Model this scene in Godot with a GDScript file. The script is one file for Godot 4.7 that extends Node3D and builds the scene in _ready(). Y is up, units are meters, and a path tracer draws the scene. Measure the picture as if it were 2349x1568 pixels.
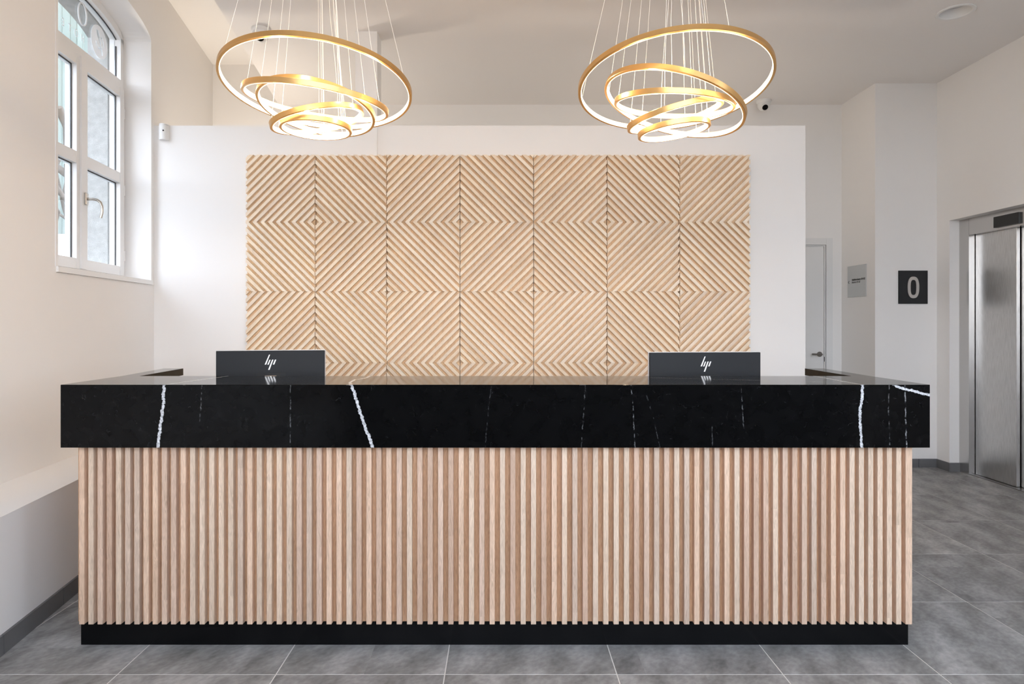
extends Node3D
# A hotel reception: oak slatted desk under a black stone top, chevron slat wall, ring chandeliers.
# x right, y up, z towards the viewer; distances below are often given as depth d, with z = -d.

var rng := RandomNumberGenerator.new()
var used := {}
var M := {}

# ------------------------------------------------------------------ helpers
func srgb(r: float, g: float, b: float) -> Color:
	return Color(r / 255.0, g / 255.0, b / 255.0)

func mat(col: Color, rough := 0.6, metal := 0.0) -> StandardMaterial3D:
	var m := StandardMaterial3D.new()
	m.albedo_color = col
	m.roughness = rough
	m.metallic = metal
	return m

func new_st() -> SurfaceTool:
	var s := SurfaceTool.new()
	s.begin(Mesh.PRIMITIVE_TRIANGLES)
	return s

func numbered(called: String) -> String:
	if not used.has(called):
		used[called] = 0
		return called
	used[called] += 1
	return "%s_%03d" % [called, used[called]]

func put(called: String, s: SurfaceTool, m: Material, parent: Node3D = null) -> MeshInstance3D:
	var o := MeshInstance3D.new()
	o.mesh = s.commit()
	o.material_override = m
	if parent == null:
		o.name = numbered(called)
		add_child(o)
	else:
		o.name = called
		parent.add_child(o, true)
	return o

func base(called: String, at := Vector3.ZERO) -> Node3D:
	var o := Node3D.new()
	o.name = numbered(called)
	o.position = at
	add_child(o)
	return o

func tag(o: Node3D, label: String, category: String, group := "") -> void:
	o.set_meta("label", label)
	o.set_meta("category", category)
	if group != "":
		o.set_meta("group", group)

func structure(o: Node3D) -> void:
	o.set_meta("kind", "structure")

func vtx(s: SurfaceTool, p: Vector3, n: Vector3, uv := Vector2.ZERO) -> void:
	s.set_normal(n)
	s.set_uv(uv)
	s.add_vertex(p)

# corners counter-clockwise as seen from outside
func tri(s: SurfaceTool, a: Vector3, b: Vector3, c: Vector3, ua := Vector2.ZERO, ub := Vector2.ZERO, uc := Vector2.ZERO) -> void:
	var n := (b - a).cross(c - a).normalized()
	vtx(s, a, n, ua); vtx(s, c, n, uc); vtx(s, b, n, ub)

func quad(s: SurfaceTool, a: Vector3, b: Vector3, c: Vector3, d: Vector3, ua := Vector2.ZERO, ub := Vector2.ZERO, uc := Vector2.ZERO, ud := Vector2.ZERO) -> void:
	tri(s, a, b, c, ua, ub, uc)
	tri(s, a, c, d, ua, uc, ud)

# eight corners: 0-3 bottom ring, 4-7 top ring, both counter-clockwise seen from above
func hexa(s: SurfaceTool, p: Array) -> void:
	quad(s, p[3], p[2], p[1], p[0])
	quad(s, p[4], p[5], p[6], p[7])
	for i in 4:
		var j := (i + 1) % 4
		quad(s, p[i], p[j], p[j + 4], p[i + 4])

func box(s: SurfaceTool, lo: Vector3, hi: Vector3) -> void:
	hexa(s, [Vector3(lo.x, lo.y, hi.z), Vector3(hi.x, lo.y, hi.z), Vector3(hi.x, lo.y, lo.z), Vector3(lo.x, lo.y, lo.z),
		Vector3(lo.x, hi.y, hi.z), Vector3(hi.x, hi.y, hi.z), Vector3(hi.x, hi.y, lo.z), Vector3(lo.x, hi.y, lo.z)])

# box between depths d0 < d1
func dbox(s: SurfaceTool, x0: float, x1: float, y0: float, y1: float, d0: float, d1: float) -> void:
	box(s, Vector3(x0, y0, -d1), Vector3(x1, y1, -d0))

# plan quadrilateral (x, depth) counter-clockwise seen from above, raised from y0 to y1
func plan(s: SurfaceTool, pts: Array, y0: float, y1: float) -> void:
	var p := []
	for y in [y0, y1]:
		for q in pts:
			p.append(Vector3(q.x, y, -q.y))
	hexa(s, p)

# box with chamfered edges; u runs across, v along the axis given by `along`
func cbox(s: SurfaceTool, lo: Vector3, hi: Vector3, c: float, along := Vector3.UP, off := Vector2.ZERO, k := Vector2.ONE) -> void:
	var mid := (lo + hi) / 2.0
	var h := (hi - lo) / 2.0
	var ax := [Vector3.RIGHT, Vector3.UP, Vector3.BACK]
	var f := func(p: Vector3) -> Vector2:
		var l: float = p.dot(along)
		var r: Vector3 = p - along * l
		return Vector2((r.x + r.y + r.z) * k.x, l * k.y) + off
	var put_poly := func(pts: Array, n: Vector3) -> void:
		var w: Vector3 = (pts[1] - pts[0]).cross(pts[2] - pts[0])
		if w.dot(n) < 0:
			pts.reverse()
		for i in range(1, pts.size() - 1):
			tri(s, pts[0] + mid, pts[i] + mid, pts[i + 1] + mid, f.call(pts[0] + mid), f.call(pts[i] + mid), f.call(pts[i + 1] + mid))
	for i in 3:
		var a: Vector3 = ax[i]; var b: Vector3 = ax[(i + 1) % 3]; var d: Vector3 = ax[(i + 2) % 3]
		var ha := h[i]; var hb := h[(i + 1) % 3]; var hd := h[(i + 2) % 3]
		for sg in [-1.0, 1.0]:
			put_poly.call([a * sg * ha + b * (hb - c) + d * (hd - c), a * sg * ha - b * (hb - c) + d * (hd - c), a * sg * ha - b * (hb - c) - d * (hd - c), a * sg * ha + b * (hb - c) - d * (hd - c)], a * sg)
			for sh in [-1.0, 1.0]:
				put_poly.call([a * sg * ha + b * sh * (hb - c) + d * (hd - c), a * sg * (ha - c) + b * sh * hb + d * (hd - c), a * sg * (ha - c) + b * sh * hb - d * (hd - c), a * sg * ha + b * sh * (hb - c) - d * (hd - c)], a * sg + b * sh)
	for sx in [-1.0, 1.0]:
		for sy in [-1.0, 1.0]:
			for sz in [-1.0, 1.0]:
				put_poly.call([Vector3(sx * h.x, sy * (h.y - c), sz * (h.z - c)), Vector3(sx * (h.x - c), sy * h.y, sz * (h.z - c)), Vector3(sx * (h.x - c), sy * (h.y - c), sz * h.z)], Vector3(sx, sy, sz))

# round bar through points
func tube(s: SurfaceTool, pts: Array, r: float, n := 8) -> void:
	var rings := []
	for i in pts.size():
		var t: Vector3 = (pts[mini(i + 1, pts.size() - 1)] - pts[maxi(i - 1, 0)]).normalized()
		var u := t.cross(Vector3(0.31, 0.2, 0.93)).normalized()
		var v := t.cross(u)
		var ring := []
		for k in n:
			var a := TAU * k / n
			ring.append(u * cos(a) + v * sin(a))
		rings.append(ring)
	for i in pts.size() - 1:
		for k in n:
			var j := (k + 1) % n
			var a: Vector3 = rings[i][k]; var b: Vector3 = rings[i][j]; var c: Vector3 = rings[i + 1][j]; var d: Vector3 = rings[i + 1][k]
			for q in [[i, a], [i + 1, c], [i, b], [i, a], [i + 1, d], [i + 1, c]]:
				vtx(s, pts[q[0]] + q[1] * r, q[1])
	for e in [0, pts.size() - 1]:
		var t: Vector3 = (pts[e] - pts[1 if e == 0 else e - 1]).normalized()
		for k in n:
			var a: Vector3 = pts[e] + rings[e][k] * r
			var b: Vector3 = pts[e] + rings[e][(k + 1) % n] * r
			if (a - pts[e]).cross(b - pts[e]).dot(t) < 0:
				tri(s, pts[e], b, a)
			else:
				tri(s, pts[e], a, b)

# profile of (radius, height) pairs turned round an axis frame
func lathe(s: SurfaceTool, prof: Array, xf: Transform3D, n := 32, smooth := true) -> void:
	for i in prof.size() - 1:
		var p: Vector2 = prof[i]; var q: Vector2 = prof[i + 1]
		var nn := Vector2(q.y - p.y, p.x - q.x).normalized()
		for k in n:
			var a := TAU * k / n; var b := TAU * (k + 1) / n
			var da := Vector3(cos(a), 0, sin(a)); var db := Vector3(cos(b), 0, sin(b))
			var na := (da * nn.x + Vector3.UP * nn.y); var nb := (db * nn.x + Vector3.UP * nn.y)
			var v := [da * p.x + Vector3.UP * p.y, db * p.x + Vector3.UP * p.y, db * q.x + Vector3.UP * q.y, da * q.x + Vector3.UP * q.y]
			var nr := [na, nb, nb, na]
			for t in [[0, 1, 2], [0, 2, 3]]:
				for z in t:
					vtx(s, xf * v[z], (xf.basis * nr[z]).normalized())

# flat polygon (any outline) in a local frame, with thickness t towards local -z
func slab(s: SurfaceTool, poly: PackedVector2Array, xf: Transform3D, t: float) -> void:
	if Geometry2D.is_polygon_clockwise(poly):
		poly.reverse()
	var ix := Geometry2D.triangulate_polygon(poly)
	for i in range(0, ix.size(), 3):
		var a := poly[ix[i]]; var b := poly[ix[i + 1]]; var c := poly[ix[i + 2]]
		if (b - a).cross(c - a) < 0:
			var z := b; b = c; c = z
		tri(s, xf * Vector3(a.x, a.y, 0), xf * Vector3(b.x, b.y, 0), xf * Vector3(c.x, c.y, 0))
		tri(s, xf * Vector3(a.x, a.y, -t), xf * Vector3(c.x, c.y, -t), xf * Vector3(b.x, b.y, -t))
	for i in poly.size():
		var a := poly[i]; var b := poly[(i + 1) % poly.size()]
		quad(s, xf * Vector3(a.x, a.y, -t), xf * Vector3(b.x, b.y, -t), xf * Vector3(b.x, b.y, 0), xf * Vector3(a.x, a.y, 0))

# ------------------------------------------------------------------ textures
func wood_texture(sd: int, col := Color(0.885, 0.79, 0.705), vary := 0.75, w := 256, h := 1024) -> ImageTexture:
	var n1 := FastNoiseLite.new(); n1.seed = sd; n1.frequency = 0.018; n1.fractal_octaves = 3
	var n2 := FastNoiseLite.new(); n2.seed = sd + 7; n2.frequency = 0.22; n2.fractal_octaves = 2
	var n3 := FastNoiseLite.new(); n3.seed = sd + 13; n3.frequency = 0.5; n3.fractal_octaves = 1
	var by := PackedByteArray(); by.resize(w * h * 3)
	var i := 0
	for y in h:
		for x in w:
			var warp := n1.get_noise_2d(x * 0.8, y * 0.16) * 9.0
			var band := n2.get_noise_2d(x + warp * 3.0, y * 0.02)
			var ring := sin((x + warp * 6.0) * 0.55) * 0.5
			var pore := n3.get_noise_2d(x * 1.3, y * 0.045)
			var t := 1.0 + vary * (band * 0.10 + ring * 0.030 - maxf(0.0, pore - 0.25) * 0.42 + n1.get_noise_2d(x * 0.5 + 400, y * 0.08) * 0.08)
			by[i] = int(clampf(255.0 * col.r * t, 0, 255)); by[i + 1] = int(clampf(255.0 * col.g * pow(t, 1.12), 0, 255)); by[i + 2] = int(clampf(255.0 * col.b * pow(t, 1.25), 0, 255))
			i += 3
	return ImageTexture.create_from_image(Image.create_from_data(w, h, false, Image.FORMAT_RGB8, by))

func stone_texture() -> ImageTexture:
	var w := 1024
	var a := FastNoiseLite.new(); a.seed = 5; a.frequency = 0.0045; a.fractal_octaves = 5; a.fractal_gain = 0.55
	var b := FastNoiseLite.new(); b.seed = 15; b.frequency = 0.03; b.fractal_octaves = 4
	var c := FastNoiseLite.new(); c.seed = 25; c.frequency = 0.35
	var by := PackedByteArray(); by.resize(w * w * 3)
	var i := 0
	for y in w:
		for x in w:
			var t := 148.0 + a.get_noise_2d(x * 1.6 + y * 0.5, y * 0.8 - x * 0.3) * 44.0 + b.get_noise_2d(x * 1.3 + y, y - x * 0.5) * 17.0 + c.get_noise_2d(x, y) * 5.0
			by[i] = int(clampf(t + 1.0, 0, 255)); by[i + 1] = int(clampf(t, 0, 255)); by[i + 2] = int(clampf(t - 1.0, 0, 255))
			i += 3
	return ImageTexture.create_from_image(Image.create_from_data(w, w, false, Image.FORMAT_RGB8, by))

func granite_texture() -> ImageTexture:
	var w := 256
	var a := FastNoiseLite.new(); a.seed = 31; a.frequency = 0.35; a.fractal_octaves = 2
	var b := FastNoiseLite.new(); b.seed = 33; b.frequency = 0.03; b.fractal_octaves = 3
	var by := PackedByteArray(); by.resize(w * w * 3)
	var i := 0
	for y in w:
		for x in w:
			var t := 146.0 + a.get_noise_2d(x, y) * 44.0 + b.get_noise_2d(x, y) * 22.0
			by[i] = int(clampf(t, 0, 255)); by[i + 1] = int(clampf(t - 1, 0, 255)); by[i + 2] = int(clampf(t - 4, 0, 255))
			i += 3
	return ImageTexture.create_from_image(Image.create_from_data(w, w, false, Image.FORMAT_RGB8, by))

# black stone: scattered pale flecks and the white veins given as polylines [width, strength, points...]
func marble_texture(w: int, h: int, sd: int, veins: Array, flecks: int) -> ImageTexture:
	var buf := PackedFloat32Array(); buf.resize(w * h)
	var n := FastNoiseLite.new(); n.seed = sd; n.frequency = 0.02; n.fractal_octaves = 3
	for y in h:
		for x in w:
			buf[y * w + x] = 12.0 + n.get_noise_2d(x, y) * 3.0
	var r := RandomNumberGenerator.new(); r.seed = sd
	for k in flecks:
		var p := Vector2(r.randf() * w, r.randf() * h)
		var d := r.randf() * TAU
		var bright := 12.0 + r.randf() * r.randf() * 70.0
		for q in r.randi_range(3, 14):
			var xi := int(p.x); var yi := int(p.y)
			if xi >= 0 and yi >= 0 and xi < w and yi < h:
				buf[yi * w + xi] += bright * r.randf()
			d += r.randfn() * 0.6
			p += Vector2(cos(d), sin(d)) * 1.1
	var jag := FastNoiseLite.new(); jag.seed = sd + 3; jag.frequency = 0.05; jag.fractal_octaves = 4
	for v in veins:
		var wide: float = v[0]; var power: float = v[1]
		for k in range(2, v.size() - 1):
			var a: Vector2 = v[k]; var b: Vector2 = v[k + 1]
			var across := (b - a).orthogonal().normalized()
			var steps := int(a.distance_to(b) * 2.0) + 1
			for q in steps:
				var c := a.lerp(b, float(q) / steps) + across * jag.get_noise_2d(a.x + q * 0.5, k * 31.0) * (wide * 0.35 + 0.7)
				var half := wide * 0.5 * (1.0 + 0.6 * jag.get_noise_2d(q * 1.3, a.y + 77.0))
				var e := -half
				while e <= half:
					var p := c + across * e
					var xi := int(p.x); var yi := int(p.y)
					if xi >= 0 and yi >= 0 and xi < w and yi < h:
						var m := power * (0.86 + 0.3 * jag.get_noise_2d(p.x * 3.0, p.y * 3.0))
						if wide < 2.0:
							m *= clampf(0.55 + 1.6 * jag.get_noise_2d(q * 0.7, a.x), 0.1, 1.0)
						buf[yi * w + xi] = maxf(buf[yi * w + xi], m)
					e += 0.5
	var by := PackedByteArray(); by.resize(w * h * 3)
	for i in w * h:
		var t := buf[i]
		by[i * 3] = int(clampf(t, 0, 255)); by[i * 3 + 1] = int(clampf(t, 0, 255)); by[i * 3 + 2] = int(clampf(t * 1.01 + 0.5, 0, 255))
	return ImageTexture.create_from_image(Image.create_from_data(w, h, false, Image.FORMAT_RGB8, by))

func brushed_texture() -> ImageTexture:
	var w := 256; var h := 256
	var n := FastNoiseLite.new(); n.seed = 51; n.frequency = 0.3; n.fractal_octaves = 3
	var by := PackedByteArray(); by.resize(w * h * 3)
	var i := 0
	for y in h:
		for x in w:
			var t := int(clampf(226.0 + n.get_noise_2d(x * 1.4, y * 0.03) * 26.0, 0, 255))
			by[i] = t; by[i + 1] = t; by[i + 2] = t
			i += 3
	return ImageTexture.create_from_image(Image.create_from_data(w, h, false, Image.FORMAT_RGB8, by))

# ------------------------------------------------------------------ main
const EYE := 1.27

func _ready() -> void:
	rng.seed = 11
	# camera: level, with a lens shifted as in the photograph
	var cam := Camera3D.new()
	cam.name = "camera"
	cam.projection = Camera3D.PROJECTION_FRUSTUM
	cam.near = 0.05
	cam.far = 200.0
	cam.size = 1568.0 / 1480.0 * 0.05
	cam.frustum_offset = Vector2(24.5, -46.0) / 1480.0 * 0.05
	cam.position = Vector3(0, EYE, 0)
	add_child(cam)
	cam.current = true
	# overcast sky
	var env := Environment.new()
	env.background_mode = Environment.BG_SKY
	var sky := Sky.new()
	var sm := ProceduralSkyMaterial.new()
	sm.sky_top_color = Color(0.86, 0.92, 1.0)
	sm.sky_horizon_color = Color(0.95, 0.97, 1.0)
	sm.ground_bottom_color = Color(0.45, 0.44, 0.43)
	sm.ground_horizon_color = Color(0.6, 0.6, 0.6)
	sm.sun_angle_max = 0.0
	sky.sky_material = sm
	env.sky = sky
	env.background_energy_multiplier = 8.0
	env.tonemap_mode = Environment.TONE_MAPPER_LINEAR
	env.tonemap_exposure = 1.02
	env.sdfgi_enabled = true
	env.ssao_enabled = true
	env.ssil_enabled = true
	var we := WorldEnvironment.new()
	we.name = "environment"
	we.environment = env
	add_child(we)

	make_materials()
	build_shell()
	build_floor()
	build_window()
	build_front_glazing()
	build_door()
	build_outdoors()
	build_desk()
	build_countertop()
	build_slat_wall()
	build_chandelier(0)
	build_chandelier(1)
	build_elevator()
	build_monitors()
	build_signs()
	build_ceiling_fittings()
	build_uplighter(Vector3(-2.46, 0, -5.45), 1.6, "floor lamp shining up behind the partition, at the window end")
	build_uplighter(Vector3(1.55, 0, -5.5), 0.5, "floor lamp shining up behind the partition, at the lift end")

func make_materials() -> void:
	M.wall = mat(srgb(243, 240, 237), 0.85)
	M.ceil = mat(srgb(240, 236, 233), 0.9)
	M.white = mat(srgb(240, 239, 238), 0.35)
	M.door = mat(srgb(232, 231, 229), 0.5)
	M.grout = mat(srgb(222, 219, 215), 0.9)
	M.black_gloss = mat(srgb(13, 13, 14), 0.12)
	M.black_gloss.metallic_specular = 0.28
	M.black = mat(srgb(18, 18, 19), 0.4)
	M.wood = []
	var tex := [wood_texture(1), wood_texture(2), wood_texture(3)]
	var tints := [Color(1, 0.985, 0.965), Color(0.955, 0.92, 0.905), Color(1.0, 0.955, 0.92), Color(0.93, 0.915, 0.91), Color(0.975, 0.965, 0.95), Color(0.925, 0.875, 0.85)]
	for t in tex:
		for c in tints:
			var m := mat(c, 0.55)
			m.albedo_texture = t
			M.wood.append(m)
	M.panel_wood = []
	for t in [wood_texture(4, Color(0.985, 0.92, 0.835), 0.40), wood_texture(6, Color(0.97, 0.905, 0.82), 0.5)]:
		for c in [Color(1, 1, 1), Color(0.985, 0.975, 0.965), Color(1, 0.985, 0.96), Color(0.96, 0.945, 0.935), Color(0.975, 0.95, 0.92)]:
			var m := mat(c, 0.55)
			m.albedo_texture = t
			M.panel_wood.append(m)
	M.back_wood = mat(Color(0.90, 0.80, 0.70), 0.6)
	M.back_wood.albedo_texture = tex[1]
	M.panel_back = mat(Color(0.96, 0.885, 0.79), 0.6)
	M.panel_back.albedo_texture = M.panel_wood[5].albedo_texture
	var st := stone_texture()
	M.tile = []
	for c in [Color(1, 1, 1), Color(0.97, 0.97, 0.97), Color(0.94, 0.94, 0.945)]:
		var m := mat(c, 0.46)
		m.metallic_specular = 0.38
		m.albedo_texture = st
		M.tile.append(m)
	M.skirting = mat(Color(0.72, 0.72, 0.73), 0.5)
	M.skirting.albedo_texture = st
	M.granite = mat(Color(1, 1, 1), 0.8)
	M.granite.albedo_texture = granite_texture()
	M.granite.uv1_triplanar = true
	M.granite.uv1_world_triplanar = true
	M.granite.uv1_scale = Vector3(2.2, 2.2, 2.2)
	M.steel = mat(Color(0.93, 0.92, 0.91), 0.30, 1.0)
	M.steel.albedo_texture = brushed_texture()
	M.steel.uv1_triplanar = true
	M.steel.uv1_scale = Vector3(3, 3, 3)
	M.steel_frame = mat(Color(0.8, 0.79, 0.78), 0.26, 1.0)
	M.chrome = mat(Color(0.78, 0.76, 0.73), 0.25, 1.0)
	M.handle = mat(Color(0.5, 0.49, 0.48), 0.35, 1.0)
	M.gold = mat(srgb(226, 182, 120), 0.34, 1.0)
	M.led = mat(Color(1, 0.95, 0.88), 0.4)
	M.led.emission_enabled = true
	M.led.emission = Color(1.0, 0.90, 0.76)
	M.led.emission_energy_multiplier = 3.2
	M.cable = mat(srgb(240, 238, 234), 0.4)
	M.plastic = mat(srgb(236, 235, 233), 0.35)
	M.glass = mat(Color(0.95, 1.0, 0.98, 0.06), 0.02)
	M.glass.transparency = BaseMaterial3D.TRANSPARENCY_ALPHA
	M.gasket = mat(srgb(60, 60, 62), 0.6)
	M.frost = mat(srgb(244, 244, 244), 0.7)
	M.frost.backlight_enabled = true
	M.frost.backlight = Color(0.8, 0.8, 0.8)

# ---- the left wall runs slightly askew; wx() gives its inner face at a depth
func wx(d: float) -> float:
	return -2.297 - 0.1217 * (d - 2.956)

func lx(d: float) -> float:          # the low projecting wall under the ledge
	return -1.911 - 0.153 * (d - 2.46)

func wall_frame() -> Transform3D:     # x along the wall into the room, y up, z into the room; origin at depth 2.956
	var u := Vector3(-0.1217, 0, -1).normalized()
	var inward := Vector3(1, 0, -0.1217).normalized()
	return Transform3D(Basis(u, Vector3.UP, inward), Vector3(-2.297, 0, -2.956))

const U0 := 0.4654
const U1 := 1.6590
const SILL := 1.565
const SPRING := 3.264
const RISE := 0.125

func arch_y(u: float, rise := RISE) -> float:
	var t := (u - (U0 + U1) / 2.0) / ((U1 - U0) / 2.0)
	return SPRING + rise * sqrt(maxf(0.0, 1.0 - t * t))

func build_shell() -> void:
	# left wall: upper part with the arched opening, low part with a ledge
	var wl := base("wall_left")
	structure(wl)
	var xf := wall_frame()
	var s := new_st()
	var T := 0.26
	var bk := func(u0: float, u1: float, y0a: float, y0b: float, y1: float) -> void:
		var p := []
		for e in [[u0, y0a, 0.0], [u0, y0a, -T]]:
			p.append(e)
		hexa(s, [xf * Vector3(u0, y0a, 0), xf * Vector3(u1, y0b, 0), xf * Vector3(u1, y0b, -T), xf * Vector3(u0, y0a, -T),
			xf * Vector3(u0, y1, 0), xf * Vector3(u1, y1, 0), xf * Vector3(u1, y1, -T), xf * Vector3(u0, y1, -T)])
	bk.call(-4.1, U0, 0.0, 0.0, 3.9)
	bk.call(U1, 1.71, 0.0, 0.0, 3.9)
	# below the opening
	hexa(s, [xf * Vector3(U0, 0, 0), xf * Vector3(U1, 0, 0), xf * Vector3(U1, 0, -T), xf * Vector3(U0, 0, -T),
		xf * Vector3(U0, SILL - 0.02, 0), xf * Vector3(U1, SILL - 0.02, 0), xf * Vector3(U1, SILL - 0.02, -T), xf * Vector3(U0, SILL - 0.02, -T)])
	var n := 24
	for i in n:
		var a := U0 + (U1 - U0) * (0.5 - 0.5 * cos(PI * i / n))
		var b := U0 + (U1 - U0) * (0.5 - 0.5 * cos(PI * (i + 1) / n))
		bk.call(a, b, arch_y(a), arch_y(b), 3.9)
	put("plaster", s, M.wall, wl)
	# the wall goes on behind the partition
	s = new_st()
	var p0 := xf * Vector3(1.71, 0, 0)
	var bx := func(d: float) -> float: return lerpf(p0.x, -2.800, (d + p0.z) / (6.35 + p0.z))
	for q in [[-p0.z, 5.0, 0.0, 3.9], [6.0, 6.35, 0.0, 3.9], [5.0, 6.0, 0.0, 0.9], [5.0, 6.0, 2.6, 3.9]]:
		plan(s, [Vector2(bx.call(q[0]) - 0.36, q[0]), Vector2(bx.call(q[0]), q[0]), Vector2(bx.call(q[1]), q[1]), Vector2(bx.call(q[1]) - 0.36, q[1])], q[2], q[3])
	put("plaster", s, M.wall, wl)
	var w3 := base("window_3")
	structure(w3)
	s = new_st()
	for q in [[5.0, 5.06, 0.9, 2.6], [5.94, 6.0, 0.9, 2.6], [5.06, 5.94, 0.9, 0.96], [5.06, 5.94, 2.54, 2.6], [5.47, 5.53, 0.96, 2.54]]:
		plan(s, [Vector2(bx.call(q[0]) - 0.25, q[0]), Vector2(bx.call(q[0]) - 0.19, q[0]), Vector2(bx.call(q[1]) - 0.19, q[1]), Vector2(bx.call(q[1]) - 0.25, q[1])], q[2], q[3])
	put("frame", s, M.white, w3)
	for q in [[5.06, 5.47], [5.53, 5.94]]:
		s = new_st()
		plan(s, [Vector2(bx.call(q[0]) - 0.223, q[0]), Vector2(bx.call(q[0]) - 0.217, q[0]), Vector2(bx.call(q[1]) - 0.217, q[1]), Vector2(bx.call(q[1]) - 0.223, q[1])], 0.96, 2.54)
		put("pane", s, M.glass, w3)
	# stone facing outside, framing the opening
	s = new_st()
	var g := func(u0: float, u1: float, y0: float, y1: float, w0: float, w1: float) -> void:
		hexa(s, [xf * Vector3(u0, y0, -w0), xf * Vector3(u1, y0, -w0), xf * Vector3(u1, y0, -w1), xf * Vector3(u0, y0, -w1),
			xf * Vector3(u0, y1, -w0), xf * Vector3(u1, y1, -w0), xf * Vector3(u1, y1, -w1), xf * Vector3(u0, y1, -w1)])
	g.call(-4.1, U0 + 0.05, 0.0, 3.9, T + 0.01, 0.40)
	g.call(U1 - 0.05, 1.95, 0.0, 3.9, T + 0.01, 0.40)
	g.call(U0 + 0.05, U1 - 0.05, 0.0, SILL - 0.03, T + 0.01, 0.43)
	for i in n:
		var a := U0 + 0.05 + (U1 - U0 - 0.1) * i / n
		var b := U0 + 0.05 + (U1 - U0 - 0.1) * (i + 1) / n
		var ya := arch_y(a) - 0.06; var yb := arch_y(b) - 0.06
		hexa(s, [xf * Vector3(a, ya, -T - 0.01), xf * Vector3(b, yb, -T - 0.01), xf * Vector3(b, yb, -0.40), xf * Vector3(a, ya, -0.40),
			xf * Vector3(a, 3.9, -T - 0.01), xf * Vector3(b, 3.9, -T - 0.01), xf * Vector3(b, 3.9, -0.40), xf * Vector3(a, 3.9, -0.40)])
	put("stone_facing", s, M.granite, wl)
	s = new_st()
	plan(s, [Vector2(wx(-0.9) - 0.05, -0.9), Vector2(lx(-0.9), -0.9), Vector2(lx(4.64), 4.64), Vector2(wx(4.64) - 0.05, 4.64)], 0.0, 0.525)
	put("ledge", s, M.wall, wl)

	# back wall
	s = new_st()
	dbox(s, -2.95, 3.5, 0.0, 3.9, 6.2, 6.35)
	structure(put("wall_back", s, M.wall))
	# the block that carries the signs
	s = new_st()
	dbox(s, 3.27, 4.1, 0.0, 3.5, 5.644, 6.2)
	structure(put("wall_corner", s, M.wall))
	# right wall with the lift opening
	s = new_st()
	dbox(s, 3.81, 4.1, 0.0, 3.5, 5.485, 5.644)
	dbox(s, 3.81, 4.1, 2.131, 3.5, 4.10, 5.485)
	dbox(s, 3.81, 4.1, 0.0, 3.5, 0.8, 4.10)
	dbox(s, 3.81, 4.1, 0.0, 3.5, -1.1, -0.4)
	dbox(s, 3.81, 4.1, 0.0, 1.0, -0.4, 0.8)
	dbox(s, 3.81, 4.1, 3.2, 3.5, -0.4, 0.8)
	structure(put("wall_right", s, M.wall))
	# partition behind the desk and the post that rises from it
	s = new_st()
	dbox(s, -2.505, 2.192, 0.0, 2.684, 4.65, 4.77)
	structure(put("wall_middle", s, M.wall))
	s = new_st()
	dbox(s, -1.049, -0.892, 2.456, 3.356, 4.635, 4.79)
	structure(put("trim_1", s, M.wall))
	# front wall behind the viewer, with a wide glazed opening
	s = new_st()
	dbox(s, -2.6, -1.5, 0.0, 3.9, -1.1, -0.9)
	dbox(s, 3.16, 4.1, 0.0, 3.9, -1.1, -0.9)
	dbox(s, -1.5, 3.16, 3.30, 3.9, -1.1, -0.9)
	var wf := put("wall_front", s, M.wall)
	structure(wf)
	s = new_st()
	dbox(s, -1.5, 3.16, 0.0, 0.92, -1.1, -0.9)
	put("parapet", s, M.skirting, wf)
	# ceiling: a low flat field whose left edge follows the skew wall, a higher strip beside it
	var c := base("ceiling")
	structure(c)
	s = new_st()
	var ex := func(d: float) -> float: return -1.86 - 0.139 * (d - 4.183)
	var hx := 3.057; var hd := 4.342; var hw := 0.16
	plan(s, [Vector2(ex.call(-1.1), -1.1), Vector2(hx - hw, -1.1), Vector2(hx - hw, 6.2), Vector2(ex.call(6.2), 6.2)], 3.356, 3.8)
	dbox(s, hx + hw, 4.1, 3.356, 3.8, -1.1, 6.2)
	dbox(s, hx - hw, hx + hw, 3.356, 3.8, -1.1, hd - hw)
	dbox(s, hx - hw, hx + hw, 3.356, 3.8, hd + hw, 6.2)
	for k in 48:
		var a := TAU * k / 48.0; var b := TAU * (k + 1) / 48.0
		var ca := Vector2(cos(a), sin(a)); var cb := Vector2(cos(b), sin(b))
		var qa := ca * hw / maxf(absf(ca.x), absf(ca.y)); var qb := cb * hw / maxf(absf(cb.x), absf(cb.y))
		var r := 0.098
		quad(s, Vector3(hx + ca.x * r, 3.356, -hd + ca.y * r), Vector3(hx + qa.x, 3.356, -hd + qa.y), Vector3(hx + qb.x, 3.356, -hd + qb.y), Vector3(hx + cb.x * r, 3.356, -hd + cb.y * r))
	put("plaster", s, M.ceil, c)
	s = new_st()
	plan(s, [Vector2(-2.3, -1.1), Vector2(ex.call(-1.1) + 0.1, -1.1), Vector2(ex.call(6.2) + 0.1, 6.2), Vector2(-3.1, 6.2)], 3.741, 3.9)
	put("plaster", s, M.wall, c)

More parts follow.
